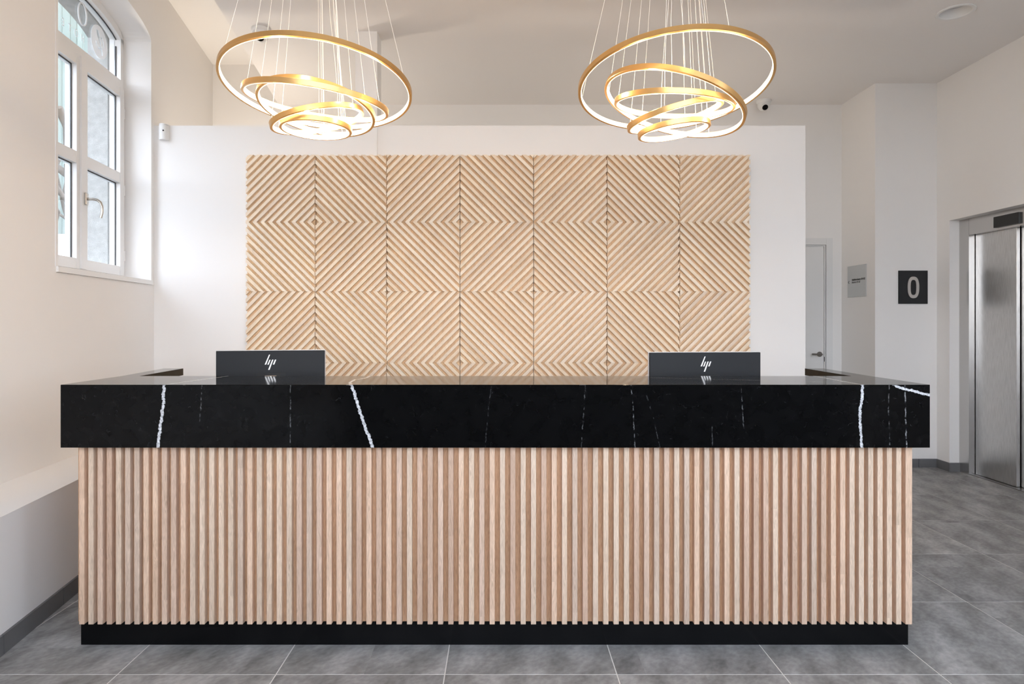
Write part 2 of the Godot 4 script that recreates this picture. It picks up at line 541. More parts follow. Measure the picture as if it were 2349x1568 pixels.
func build_floor() -> void:
	var f := base("floor")
	structure(f)
	var s := new_st()
	dbox(s, -3.2, 4.1, -0.1, -0.0012, -1.1, 6.35)
	put("grout_bed", s, M.grout, f)
	var xs := [-3.03, -2.48, -1.935, -1.385, -0.813, -0.204, 0.417, 1.0166, 1.582, 2.114, 2.64, 3.169, 3.70, 4.10]
	for k in range(-6, 7):
		var d0 := 2.326 + 0.604 * k
		var d1 := minf(d0 + 0.604, 6.3)
		d0 = maxf(d0, -1.1)
		for i in xs.size() - 1:
			if xs[i + 1] < -2.0 and d1 < 2.0:
				continue
			s = new_st()
			var g := 0.0021
			var off := Vector2(rng.randf(), rng.randf())
			cbox(s, Vector3(xs[i] + g, -0.009, -d1 + g), Vector3(xs[i + 1] - g, 0.0, -d0 - g), 0.0008, Vector3(0, 0, 1), off, Vector2(0.75, 0.75))
			put("tile", s, M.tile[rng.randi() % 3], f)
	# skirting tiles
	var b := base("baseboard_left")
	structure(b)
	var ds := [0.32, 0.75, 1.19, 1.62, 2.06, 2.466, 2.901, 3.34, 3.78, 4.2, 4.64]
	for i in ds.size() - 1:
		s = new_st()
		var a: float = ds[i] + 0.0015; var e: float = ds[i + 1] - 0.0015
		plan(s, [Vector2(lx(a) - 0.002, a), Vector2(lx(a) + 0.011, a), Vector2(lx(e) + 0.011, e), Vector2(lx(e) - 0.002, e)], 0.0, 0.075)
		put("skirting_tile", s, M.skirting, b)
	var br := base("baseboard_right")
	structure(br)
	for q in [[3.30, 3.644, 5.634, 5.646], [3.648, 3.802, 5.634, 5.646]]:
		s = new_st(); dbox(s, q[0], q[1], 0.0, 0.074, q[2], q[3]); put("skirting_tile", s, M.skirting, br)
	s = new_st(); dbox(s, 3.80, 3.812, 0.0, 0.074, 5.475, 5.643); put("skirting_tile", s, M.skirting, br)
	s = new_st(); dbox(s, 3.813, 3.895, 0.0, 0.074, 5.475, 5.487); put("skirting_tile", s, M.skirting, br)
	s = new_st(); dbox(s, 3.80, 3.812, 0.0, 0.074, -0.88, 4.08); put("skirting_tile", s, M.skirting, br)

# ------------------------------------------------------------------ the arched window
func bar(s: SurfaceTool, xf: Transform3D, u0: float, u1: float, y0: float, y1: float, w0: float, w1: float) -> void:
	hexa(s, [xf * Vector3(u0, y0, -w0), xf * Vector3(u1, y0, -w0), xf * Vector3(u1, y0, -w1), xf * Vector3(u0, y0, -w1),
		xf * Vector3(u0, y1, -w0), xf * Vector3(u1, y1, -w0), xf * Vector3(u1, y1, -w1), xf * Vector3(u0, y1, -w1)])

func build_window() -> void:
	var win := base("window_1")
	structure(win)
	var xf := wall_frame()
	var fw := 0.045
	# fixed frame: jambs, bottom rail, transom, arched head
	var s := new_st()
	bar(s, xf, U0, U0 + fw, SILL, SPRING, 0.185, 0.26)
	bar(s, xf, U1 - fw, U1, SILL, SPRING, 0.185, 0.26)
	bar(s, xf, U0 + fw, U1 - fw, SILL, SILL + 0.035, 0.185, 0.26)
	bar(s, xf, U0 + fw, U1 - fw, 2.905, 2.965, 0.180, 0.26)
	var n := 24
	for i in n:
		var a := U0 + (U1 - U0) * i / n; var b := U0 + (U1 - U0) * (i + 1) / n
		var ta := arch_y(a); var tb := arch_y(b)
		hexa(s, [xf * Vector3(a, ta - fw - 0.012, -0.185), xf * Vector3(b, tb - fw - 0.012, -0.185), xf * Vector3(b, tb - fw - 0.012, -0.26), xf * Vector3(a, ta - fw - 0.012, -0.26),
			xf * Vector3(a, ta, -0.185), xf * Vector3(b, tb, -0.185), xf * Vector3(b, tb, -0.26), xf * Vector3(a, ta, -0.26)])
	put("frame", s, M.white, win)
	# arched pane with a gasket line
	s = new_st()
	var poly := PackedVector2Array([Vector2(U0 + fw, 2.965), Vector2(U1 - fw, 2.965)])
	for i in range(0, 17):
		var u := U1 - fw - (U1 - U0 - 2 * fw) * i / 16.0
		poly.append(Vector2(u, arch_y(u) - fw - 0.012))
	slab(s, poly, xf * Transform3D(Basis(), Vector3(0, 0, -0.222)), 0.006)
	put("arched_pane", s, M.glass, win)
	s = new_st()
	for i in n:
		var a := U0 + fw + (U1 - U0 - 2 * fw) * i / n; var b := U0 + fw + (U1 - U0 - 2 * fw) * (i + 1) / n
		var ya := arch_y(a) - fw - 0.012; var yb := arch_y(b) - fw - 0.012
		hexa(s, [xf * Vector3(a, ya - 0.006, -0.214), xf * Vector3(b, yb - 0.006, -0.214), xf * Vector3(b, yb - 0.006, -0.220), xf * Vector3(a, ya - 0.006, -0.220),
			xf * Vector3(a, ya, -0.214), xf * Vector3(b, yb, -0.214), xf * Vector3(b, yb, -0.220), xf * Vector3(a, ya, -0.220)])
	bar(s, xf, U1 - fw - 0.006, U1 - fw, 2.965, SPRING - 0.06, 0.214, 0.220)
	put("gasket", s, M.gasket, win)
	# two casements
	var mid := (U0 + U1) / 2.0
	for side in 2:
		var a := U0 + 0.03 if side == 0 else mid + 0.002
		var b := mid - 0.002 if side == 0 else U1 - 0.03
		s = new_st()
		var sw := 0.062
		bar(s, xf, a, a + sw, SILL + 0.03, 2.905, 0.168, 0.235)
		bar(s, xf, b - sw, b, SILL + 0.03, 2.905, 0.168, 0.235)
		for y in [[SILL + 0.03, SILL + 0.093], [2.238, 2.310], [2.842, 2.905]]:
			bar(s, xf, a + sw, b - sw, y[0], y[1], 0.170, 0.235)
		var sash := put("casement", s, M.white, win)
		for y in [[SILL + 0.093, 2.238], [2.310, 2.842]]:
			s = new_st()
			bar(s, xf, a + sw, b - sw, y[0], y[1], 0.204, 0.210)
			put("pane", s, M.glass, sash)
			s = new_st()
			bar(s, xf, a + sw, b - sw, y[1] - 0.006, y[1], 0.196, 0.202)
			bar(s, xf, b - sw - 0.006, b - sw, y[0], y[1] - 0.006, 0.196, 0.202)
			put("gasket", s, M.gasket, sash)
	# meeting strip and lever handle
	s = new_st()
	bar(s, xf, mid - 0.03, mid + 0.03, SILL + 0.032, 2.903, 0.156, 0.168)
	put("meeting_strip", s, M.white, win)
	s = new_st()
	var hy := 2.032
	var hu := mid + 0.012
	cbox_local(s, xf, Vector3(hu - 0.016, hy - 0.038, -0.156), Vector3(hu + 0.016, hy + 0.038, -0.142), 0.004)
	var hnd := put("handle", s, M.chrome, win)
	s = new_st()
	var pts := []
	for q in [[0.0, 0.0, 0.142], [0.0, 0.0, 0.110], [0.003, -0.004, 0.088], [0.004, -0.018, 0.070], [0.004, -0.045, 0.060], [0.004, -0.08, 0.060], [0.004, -0.115, 0.068]]:
		pts.append(xf * Vector3(hu + q[0], hy + q[1], -q[2]))
	tube(s, pts, 0.0085, 10)
	put("lever", s, M.chrome, hnd)
	for y in [1.70, 2.16, 2.70]:
		s = new_st()
		tube(s, [xf * Vector3(U1 - 0.024, y, -0.172), xf * Vector3(U1 - 0.024, y + 0.07, -0.172)], 0.008, 8)
		put("hinge", s, M.white, win)
	s = new_st()
	bar(s, xf, U0 - 0.01, U1 + 0.005, SILL - 0.03, SILL, -0.012, 0.26)
	put("sill", s, M.white, win)
	# corner bead along the near edge of the opening
	s = new_st()
	bar(s, xf, U0 - 0.02, U0 + 0.002, SILL, SPRING, -0.004, 0.01)
	put("corner_bead", s, M.white, win)
	# white film lettering and emblem stuck on the arched pane; read from the street, so mirrored in here
	var px := xf * Transform3D(Basis(), Vector3(0, 0, -0.219))
	s = new_st()
	var cen := Vector2(1.385, 3.135)
	var rr := 0.108
	var disc := PackedVector2Array()
	for i in 40:
		var a := TAU * i / 40.0
		disc.append(cen + Vector2(cos(a), sin(a)) * rr)
	var cut_a := PackedVector2Array([Vector2(-0.038, 0.07), Vector2(-0.014, 0.074), Vector2(0.0, 0.046), Vector2(0.012, 0.02), Vector2(0.026, 0.0), Vector2(0.02, -0.016), Vector2(0.004, -0.006), Vector2(-0.012, 0.014), Vector2(-0.03, 0.038)])
	var cut_b := PackedVector2Array([Vector2(0.016, 0.044), Vector2(0.036, 0.046), Vector2(0.056, 0.022), Vector2(0.062, -0.012), Vector2(0.055, -0.016), Vector2(0.047, 0.012), Vector2(0.034, 0.03), Vector2(0.02, 0.032)])
	var cut_c := PackedVector2Array([Vector2(-0.05, -0.004), Vector2(-0.043, -0.03), Vector2(-0.014, -0.05), Vector2(0.014, -0.044), Vector2(0.034, -0.078), Vector2(0.05, -0.068), Vector2(0.036, -0.03), Vector2(0.02, -0.012), Vector2(0.008, -0.03), Vector2(-0.016, -0.034), Vector2(-0.036, -0.018)])
	# the cut-outs are cut from two half discs so that each piece is a simple outline
	for half in 2:
		var hp := PackedVector2Array()
		for i in 21:
			var a := PI * (i / 20.0) + (PI if half == 1 else 0.0)
			hp.append(cen + Vector2(cos(a), sin(a)) * rr)
		var pieces := [hp]
		for cut in [cut_a, cut_b, cut_c]:
			var moved := PackedVector2Array()
			for q in cut:
				moved.append(cen + q)
			var next := []
			for pc in pieces:
				for r in Geometry2D.clip_polygons(pc, moved):
					next.append(r)
			pieces = next
		var solid := []
		for pc in pieces:
			if not Geometry2D.is_polygon_clockwise(pc):
				solid.append(pc)
		for pc in solid:
			slab(s, pc, px, 0.0008)
	put("emblem", s, M.frost, win)
	s = new_st()
	var f := SystemFont.new()
	f.font_names = PackedStringArray(["Droid Sans"])
	var lu := 1.17; var i2 := 0
	for ch in ["H", "O", "T", "E", "L"]:
		var tm := TextMesh.new()
		tm.text = ch
		tm.font = f
		tm.font_size = 32
		tm.pixel_size = 0.0019
		tm.depth = 0.0008
		var o := MeshInstance3D.new()
		o.mesh = tm
		o.material_override = M.frost
		o.name = "letter"
		win.add_child(o, true)
		o.transform = xf * Transform3D(Basis(Vector3.UP, PI), Vector3(lu, 3.065 + 0.0 * i2, -0.2182))
		lu -= 0.075
		i2 += 1
	# a looping stroke of the name above the letters
	s = new_st()
	pts = []
	for i in 25:
		var a := TAU * i / 24.0
		pts.append(px * Vector3(1.17 + 0.05 * cos(a), 3.22 + 0.07 * sin(a), 0))
	tube(s, pts, 0.005, 6)
	put("letter", s, M.frost, win)

func cbox_local(s: SurfaceTool, xf: Transform3D, lo: Vector3, hi: Vector3, c: float) -> void:
	var t := new_st()
	cbox(t, lo, hi, c)
	s.append_from(t.commit(), 0, xf)

func build_front_glazing() -> void:
	var w := base("window_2")
	structure(w)
	var s := new_st()
	for i in 5:
		var x := -1.5 + 1.15 * i
		dbox(s, x, x + 0.06, 0.92, 3.30, -1.03, -0.97)
	for y in [0.92, 2.4, 3.24]:
		dbox(s, -1.5, 3.16, y, y + 0.06, -1.02, -0.98)
	put("frame", s, M.white, w)
	for i in 4:
		var x := -1.44 + 1.15 * i
		for y in [[0.98, 2.4], [2.46, 3.24]]:
			s = new_st()
			dbox(s, x, x + 1.09, y[0], y[1], -1.003, -0.997)
			put("pane", s, M.glass, w)

	# and a side window in the right wall, nearer than the lift
	w = base("window_4")
	structure(w)
	s = new_st()
	for d in [-0.4, 0.17, 0.74]:
		dbox(s, 3.93, 3.99, 1.0, 3.2, d, d + 0.06)
	for y in [1.0, 3.14]:
		dbox(s, 3.94, 3.98, y, y + 0.06, -0.4, 0.8)
	put("frame", s, M.white, w)
	for d in [-0.34, 0.23]:
		s = new_st()
		dbox(s, 3.957, 3.963, 1.06, 3.14, d, d + 0.51)
		put("pane", s, M.glass, w)

func build_door() -> void:
	var d := base("door_1")
	structure(d)
	var s := new_st()
	dbox(s, 2.27, 3.0935, 0.005, 1.9915, 6.192, 6.198)
	var leaf := put("door_leaf", s, M.door, d)
	s = new_st()
	dbox(s, 3.0975, 3.107, 0.0, 1.995, 6.186, 6.2); dbox(s, 2.25, 3.107, 1.995, 2.004, 6.186, 6.2)
	put("door_stop", s, M.door, d)
	s = new_st()
	dbox(s, 3.1125, 3.1735, 0.0, 2.072, 6.178, 6.2)
	put("architrave", s, M.door, d)
	s = new_st()
	dbox(s, 2.19, 3.1115, 2.0085, 2.072, 6.178, 6.2)
	put("architrave", s, M.door, d)
	s = new_st()
	lathe(s, [Vector2(0.0, 0.008), Vector2(0.023, 0.008), Vector2(0.025, 0.006), Vector2(0.025, 0.0)], Transform3D(Basis(Vector3.RIGHT, PI / 2), Vector3(3.053, 0.96, -6.192)), 24)
	var rose := put("rose", s, M.handle, leaf)
	s = new_st()
	tube(s, [Vector3(3.053, 0.961, -6.186), Vector3(3.053, 0.961, -6.140), Vector3(3.045, 0.961, -6.132), Vector3(2.955, 0.963, -6.132)], 0.0085, 10)
	put("lever", s, M.handle, rose)
	s = new_st()
	dbox(s, 3.0955, 3.1005, 0.89, 0.936, 6.184, 6.188)
	put("strike_plate", s, M.black, d)

# ------------------------------------------------------------------ outside
func build_outdoors() -> void:
	var xf := wall_frame()
	var s := new_st()
	bar(s, xf, -8.0, 30.0, 0.5, 0.9, 0.45, 12.0)
	var o := put("floor_street", s, mat(srgb(84, 83, 81), 0.9))
	structure(o)
	s = new_st()
	dbox(s, -12.0, 4.12, -0.3, -0.02, -30.0, -1.12)
	dbox(s, 4.12, 24.0, -0.3, -0.02, -30.0, 12.0)
	o = put("floor_forecourt", s, mat(srgb(150, 148, 144), 0.9))
	structure(o)
	# building across the street
	var b := base("street_building")
	tag(b, "building with green scaffold netting across the street, beyond the arched window", "building")
	s = new_st()
	bar(s, xf, 2.0, 34.0, 0.9, 14.5, 9.0, 11.5)
	put("facade", s, mat(srgb(112, 106, 98), 0.9), b)
	var dark := mat(srgb(96, 96, 98), 0.3)
	for i in 10:
		for y in [1.9, 4.6, 7.4, 10.2]:
			s = new_st()
			bar(s, xf, 6.0 + i * 2.6, 7.1 + i * 2.6, y, y + 1.4, 8.93, 9.05)
			put("window", s, dark, b)
	# green netting hung before it
	s = new_st()
	var net := mat(srgb(118, 132, 126), 0.8)
	for i in 70:
		var u0 := 10.5 + i * 0.17
		var z0 := 8.2 + 0.12 * sin(i * 1.7); var z1 := 8.2 + 0.12 * sin((i + 1) * 1.7)
		hexa(s, [xf * Vector3(u0, 2.5, -z0), xf * Vector3(u0 + 0.2, 2.5, -z1), xf * Vector3(u0 + 0.2, 2.5, -z1 - 0.01), xf * Vector3(u0, 2.5, -z0 - 0.01),
			xf * Vector3(u0, 10.6, -z0), xf * Vector3(u0 + 0.2, 10.6, -z1), xf * Vector3(u0 + 0.2, 10.6, -z1 - 0.01), xf * Vector3(u0, 10.6, -z0 - 0.01)])
	put("scaffold_net", s, net, b)
	for i in 7:
		s = new_st()
		tube(s, [xf * Vector3(10.6 + i * 1.9, 0.9, -8.45), xf * Vector3(10.6 + i * 1.9, 10.8, -8.45)], 0.03, 8)
		put("scaffold_pole", s, M.handle, b)
	# bare trees
	for k in 2:
		var at: Vector2 = [Vector2(10.7, 5.0), Vector2(15.8, 5.4)][k]
		var t := base("street_tree")
		tag(t, ["nearer bare street tree seen through the arched window", "farther bare street tree before the green netting"][k], "tree", "bare trees in the street")
		s = new_st()
		var bark := mat(srgb(92, 80, 70), 0.9)
		var ftx := func(a: float, y: float, c: float) -> Vector3: return xf * Vector3(at.x + a, y, -at.y - c)
		tube(s, [ftx.call(0.0, 0.88, 0.0), ftx.call(0.03, 2.6, 0.02), ftx.call(-0.08, 4.4, 0.0)], 0.17, 10)
		put("trunk", s, bark, t)
		for q in 20:
			s = new_st()
			var p: Vector3 = ftx.call(-0.03, 2.4 + 0.1 * q, 0.0)
			var dir := Vector3(rng.randf_range(-1, 1), rng.randf_range(0.2, 1.0), rng.randf_range(-1, 1)).normalized()
			var pts := [p]
			for e in 5:
				dir = (dir + Vector3(rng.randf_range(-0.6, 0.6), rng.randf_range(-0.3, 0.5), rng.randf_range(-0.6, 0.6))).normalized()
				p += dir * 0.42
				pts.append(p)
			tube(s, pts, rng.randf_range(0.02, 0.08), 6)
			put("branch", s, bark, t)
	# parked car
	var car := base("parked_car")
	tag(car, "white car parked in the street, seen low through the arched window", "car")
	var paint := mat(srgb(236, 236, 236), 0.2)
	var body := PackedVector2Array([Vector2(-2.1, 0.28), Vector2(2.1, 0.28), Vector2(2.12, 0.8), Vector2(1.95, 0.92), Vector2(1.0, 0.98), Vector2(0.35, 1.44), Vector2(-1.2, 1.46), Vector2(-1.95, 1.0), Vector2(-2.12, 0.8)])
	var glassp := PackedVector2Array([Vector2(0.85, 1.0), Vector2(0.3, 1.37), Vector2(-1.12, 1.39), Vector2(-1.65, 1.02)])
	var cx := xf * Transform3D(Basis(Vector3.UP, 0.0), Vector3(6.6, 0.9, -2.4))
	s = new_st(); slab(s, body, cx, 1.7); put("body", s, paint, car)
	s = new_st(); slab(s, glassp, cx * Transform3D(Basis(), Vector3(0, 0, 0.012)), 1.724); put("side_windows", s, mat(srgb(150, 160, 160), 0.1), car)
	for x in [-1.3, 1.3]:
		for z in [0.02, -1.52]:
			s = new_st()
			lathe(s, [Vector2(0, 0.0), Vector2(0.18, 0.0), Vector2(0.31, 0.0), Vector2(0.31, 0.2), Vector2(0, 0.2)], cx * Transform3D(Basis(Vector3.RIGHT, PI / 2), Vector3(x, 0.31, z - 0.2)), 24)
			put("wheel", s, M.black, car)

# ------------------------------------------------------------------ desk
func slat_px(i: int) -> float:
	var ks := [0, 10, 19, 32, 44, 55, 66, 76, 84]
	var vs := [181.3, 392.0, 588.7, 886.0, 1170.6, 1431.5, 1684.9, 1906.1, 2077.5]
	for k in ks.size() - 1:
		if i <= ks[k + 1]:
			return lerpf(vs[k], vs[k + 1], float(i - ks[k]) / (ks[k + 1] - ks[k]))
	return vs[-1]

func build_desk() -> void:
	var d := base("reception_desk")
	tag(d, "long reception desk faced with upright oak slats on a black plinth", "desk")
	var x0 := -1.655; var x1 := 1.605
	var top := 0.789
	# boards that carry the slats
	var s := new_st()
	cbox(s, Vector3(x0, 0.0995, -2.545), Vector3(x1, top, -2.524), 0.0005, Vector3.UP, Vector2(0.3, 0.1), Vector2(6, 1))
	put("backing_board", s, M.back_wood, d)
	for e in [[x0, x0 + 0.03], [x1 - 0.03, x1]]:
		s = new_st()
		cbox(s, Vector3(e[0], 0.0995, -3.33), Vector3(e[1], top, -2.545), 0.0005, Vector3.UP, Vector2(0.6, 0.1), Vector2(6, 1))
		put("backing_board", s, M.back_wood, d)
	# front slats
	for i in 85:
		var a := (slat_px(i) - 1150.0) / 1480.0 * 2.5
		var wdt := 0.0198 if i < 84 else 0.0255
		s = new_st()
		cbox(s, Vector3(a, 0.0985, -2.524), Vector3(a + wdt, top, -2.5), 0.0007, Vector3.UP, Vector2(rng.randf(), rng.randf()), Vector2(7, 0.9))
		put("slat", s, M.wood[rng.randi() % M.wood.size()], d)
	# slats along both ends
	for e in 2:
		for i in 20:
			var z := -2.56 - i * 0.0397
			s = new_st()
			if e == 0:
				cbox(s, Vector3(x0 - 0.018, 0.0985, z - 0.02), Vector3(x0, top, z), 0.0007, Vector3.UP, Vector2(rng.randf(), rng.randf()), Vector2(7, 0.9))
			else:
				cbox(s, Vector3(x1, 0.0985, z - 0.02), Vector3(x1 + 0.018, top, z), 0.0007, Vector3.UP, Vector2(rng.randf(), rng.randf()), Vector2(7, 0.9))
			put("slat", s, M.wood[rng.randi() % M.wood.size()], d)
	s = new_st()
	dbox(s, -1.6545, 1.6015, 0.0, 0.0985, 2.54, 2.56)
	dbox(s, -1.6545, -1.63, 0.0, 0.0985, 2.56, 3.32)
	dbox(s, 1.577, 1.6015, 0.0, 0.0985, 2.56, 3.32)
	put("plinth", s, M.black_gloss, d)
	s = new_st()
	cbox(s, Vector3(-1.62, 0.70, -3.33), Vector3(1.57, 0.735, -2.546), 0.002, Vector3.RIGHT, Vector2.ZERO, Vector2(4, 1))
	put("work_surface", s, M.back_wood, d)
	# upstands under the side tops
	for e in [[-1.62, -1.60], [1.55, 1.57]]:
		s = new_st()
		cbox(s, Vector3(e[0], 0.735, -3.32), Vector3(e[1], 0.99, -2.88), 0.001, Vector3.BACK, Vector2.ZERO, Vector2(6, 1))
		put("upstand", s, M.back_wood, d)

func build_countertop() -> void:
	var c := base("stone_countertop")
	tag(c, "thick polished black stone countertop with white veins on the slatted desk", "countertop")
	var xl := -1.6866; var xr := 1.640
	var yt := 1.0298; var yb := 0.7892
	var df := 2.469; var db := 2.867; var de := 3.335
	# front fascia; its veins sit where the slab was cut
	var W := 2048; var H := 150
	var v2 := func(px: float, py: float) -> Vector2: return Vector2((px - 139.0) / 1994.0 * W, (py - 882.0) / 144.5 * H)
	var veins := [
		[6.0, 225.0, v2.call(376, 880), v2.call(375, 925), v2.call(372, 950), v2.call(367, 990), v2.call(362, 1028)],
		[6.0, 220.0, v2.call(806, 880), v2.call(820, 925), v2.call(834, 968), v2.call(846, 1000), v2.call(857, 1028)],
		[5.5, 215.0, v2.call(1978, 880), v2.call(1978, 910), v2.call(1973, 945), v2.call(1974, 980), v2.call(1977, 1028)],
		[5.0, 225.0, v2.call(2048, 880), v2.call(2075, 891), v2.call(2105, 897), v2.call(2134, 906)],
		[1.3, 120.0, v2.call(463, 880), v2.call(461, 930), v2.call(457, 972)],
		[1.3, 110.0, v2.call(666, 880), v2.call(667, 920), v2.call(666, 960), v2.call(666, 1028)],
		[1.3, 70.0, v2.call(1128, 880), v2.call(1120, 940), v2.call(1113, 1028)],
		[1.3, 90.0, v2.call(1343, 880), v2.call(1339, 950), v2.call(1333, 1028)],
		[1.3, 125.0, v2.call(1447, 880), v2.call(1453, 935), v2.call(1454, 980), v2.call(1457, 1028)],
		[1.2, 70.0, v2.call(1483, 905), v2.call(1500, 960), v2.call(1514, 1028)],
		[1.3, 110.0, v2.call(1700, 880), v2.call(1702, 920), v2.call(1706, 982)],
		[1.2, 90.0, v2.call(1633, 978), v2.call(1635, 1022)],
		[1.3, 110.0, v2.call(2040, 880), v2.call(2038, 940), v2.call(2042, 1028)],
		[1.8, 150.0, v2.call(2076, 880), v2.call(2077, 915), v2.call(2078, 965), v2.call(2080, 1028)]]
	var m := mat(Color(1, 1, 1), 0.09)
	m.metallic_specular = 0.25
	m.albedo_texture = marble_texture(W, H, 4, veins, 520)
	var s := new_st()
	var b := 0.0015
	quad(s, Vector3(xl, yb, -df), Vector3(xr, yb, -df), Vector3(xr, yt - b, -df), Vector3(xl, yt - b, -df), Vector2(0, 1), Vector2(1, 1), Vector2(1, 0), Vector2(0, 0))
	quad(s, Vector3(xl, yb, -df - 0.03), Vector3(xr, yb, -df - 0.03), Vector3(xr, yb, -df), Vector3(xl, yb, -df))
	quad(s, Vector3(xr, yb, -df - 0.03), Vector3(xl, yb, -df - 0.03), Vector3(xl, yt - b, -df - 0.03), Vector3(xr, yt - b, -df - 0.03))
	quad(s, Vector3(xl, yb, -df - 0.03), Vector3(xl, yb, -df), Vector3(xl, yt - b, -df), Vector3(xl, yt - b, -df - 0.03))
	quad(s, Vector3(xr, yb, -df), Vector3(xr, yb, -df - 0.03), Vector3(xr, yt - b, -df - 0.03), Vector3(xr, yt - b, -df))
	put("front_fascia", s, m, c)
	# top slab
	var th := 0.035
	var t2 := func(x: float, d: float) -> Vector2: return Vector2((x - xl) / (xr - xl) * 2048.0, (d - df) / (db - df) * 256.0)
	var tv := [
		[5.0, 215.0, t2.call(-1.29, 2.46), t2.call(-1.27, 2.6), t2.call(-1.21, 2.88)],
		[7.0, 225.0, t2.call(-0.573, 2.46), t2.call(-0.60, 2.56), t2.call(-0.61, 2.68), t2.call(-0.58, 2.76), t2.call(-0.585, 2.88)],
		[5.0, 215.0, t2.call(1.381, 2.46), t2.call(1.385, 2.62), t2.call(1.386, 2.88)],
		[3.0, 175.0, t2.call(0.30, 2.868), t2.call(0.60, 2.79), t2.call(0.95, 2.69), t2.call(1.2, 2.60), t2.call(1.39, 2.52)],
		[1.5, 120.0, t2.call(-1.1, 2.46), t2.call(-1.0, 2.88)],
		[1.5, 120.0, t2.call(0.55, 2.46), t2.call(0.5, 2.88)]]
	var mt := mat(Color(1, 1, 1), 0.07)
	mt.metallic_specular = 0.25
	mt.albedo_texture = marble_texture(2048, 256, 9, tv, 500)
	s = new_st()
	var P := func(x: float, y: float, d: float) -> Vector3: return Vector3(x, y, -d)
	quad(s, P.call(xl, yt, df + b), P.call(xr, yt, df + b), P.call(xr, yt, db), P.call(xl, yt, db), Vector2(0, 0), Vector2(1, 0), Vector2(1, 1), Vector2(0, 1))
	quad(s, P.call(xl, yt - b, df), P.call(xr, yt - b, df), P.call(xr, yt, df + b), P.call(xl, yt, df + b), Vector2(0, 0), Vector2(1, 0), Vector2(1, 0), Vector2(0, 0))
	quad(s, P.call(xr, yt - th, db), P.call(xl, yt - th, db), P.call(xl, yt, db), P.call(xr, yt, db))
	quad(s, P.call(xl, yt - th, db), P.call(xr, yt - th, db), P.call(xr, yt - th, df + 0.03), P.call(xl, yt - th, df + 0.03))
	quad(s, P.call(xl, yt - th, db), P.call(xl, yt - th, df + b), P.call(xl, yt, df + b), P.call(xl, yt, db))
	quad(s, P.call(xr, yt - th, df + b), P.call(xr, yt - th, db), P.call(xr, yt, db), P.call(xr, yt, df + b))
	put("top_slab", s, mt, c)
	# narrow side tops running back, with deep outer fascias
	var plain := mat(Color(1, 1, 1), 0.08)
	plain.metallic_specular = 0.25
	plain.albedo_texture = marble_texture(512, 128, 14, [], 260)
	plain.uv1_triplanar = true
	plain.uv1_scale = Vector3(1.2, 1.2, 1.2)
	s = new_st()
	plan(s, [Vector2(xl, db), Vector2(-1.609, db), Vector2(-1.644, de), Vector2(-1.745, de)], yt - th, yt)
	put("side_slab", s, plain, c)
	s = new_st()
	plan(s, [Vector2(1.5567, db), Vector2(xr, db), Vector2(1.667, de), Vector2(1.569, de)], yt - th, yt)
	put("side_slab", s, plain, c)
	s = new_st()
	plan(s, [Vector2(xl, df + 0.03), Vector2(xl + 0.008, df + 0.03), Vector2(-1.70, de), Vector2(-1.745, de)], yb, yt - th)
	put("side_fascia", s, plain, c)
	s = new_st()
	plan(s, [Vector2(xr - 0.008, df + 0.03), Vector2(xr, df + 0.03), Vector2(1.667, de), Vector2(1.64, de)], yb, yt - th)
	put("side_fascia", s, plain, c)

# ------------------------------------------------------------------ chevron slat wall
func clip_band(rect: Array, n: Vector2, a: float, b: float) -> Array:
	var poly := rect
	for side in 2:
		var out := []
		for i in poly.size():
			var p: Vector2 = poly[i]; var q: Vector2 = poly[(i + 1) % poly.size()]
			var fp := n.dot(p) - a if side == 0 else b - n.dot(p)
			var fq := n.dot(q) - a if side == 0 else b - n.dot(q)
			if fp >= 0:
				out.append(p)
			if (fp >= 0) != (fq >= 0):
				out.append(p.lerp(q, fp / (fp - fq)))
		poly = out
	return poly

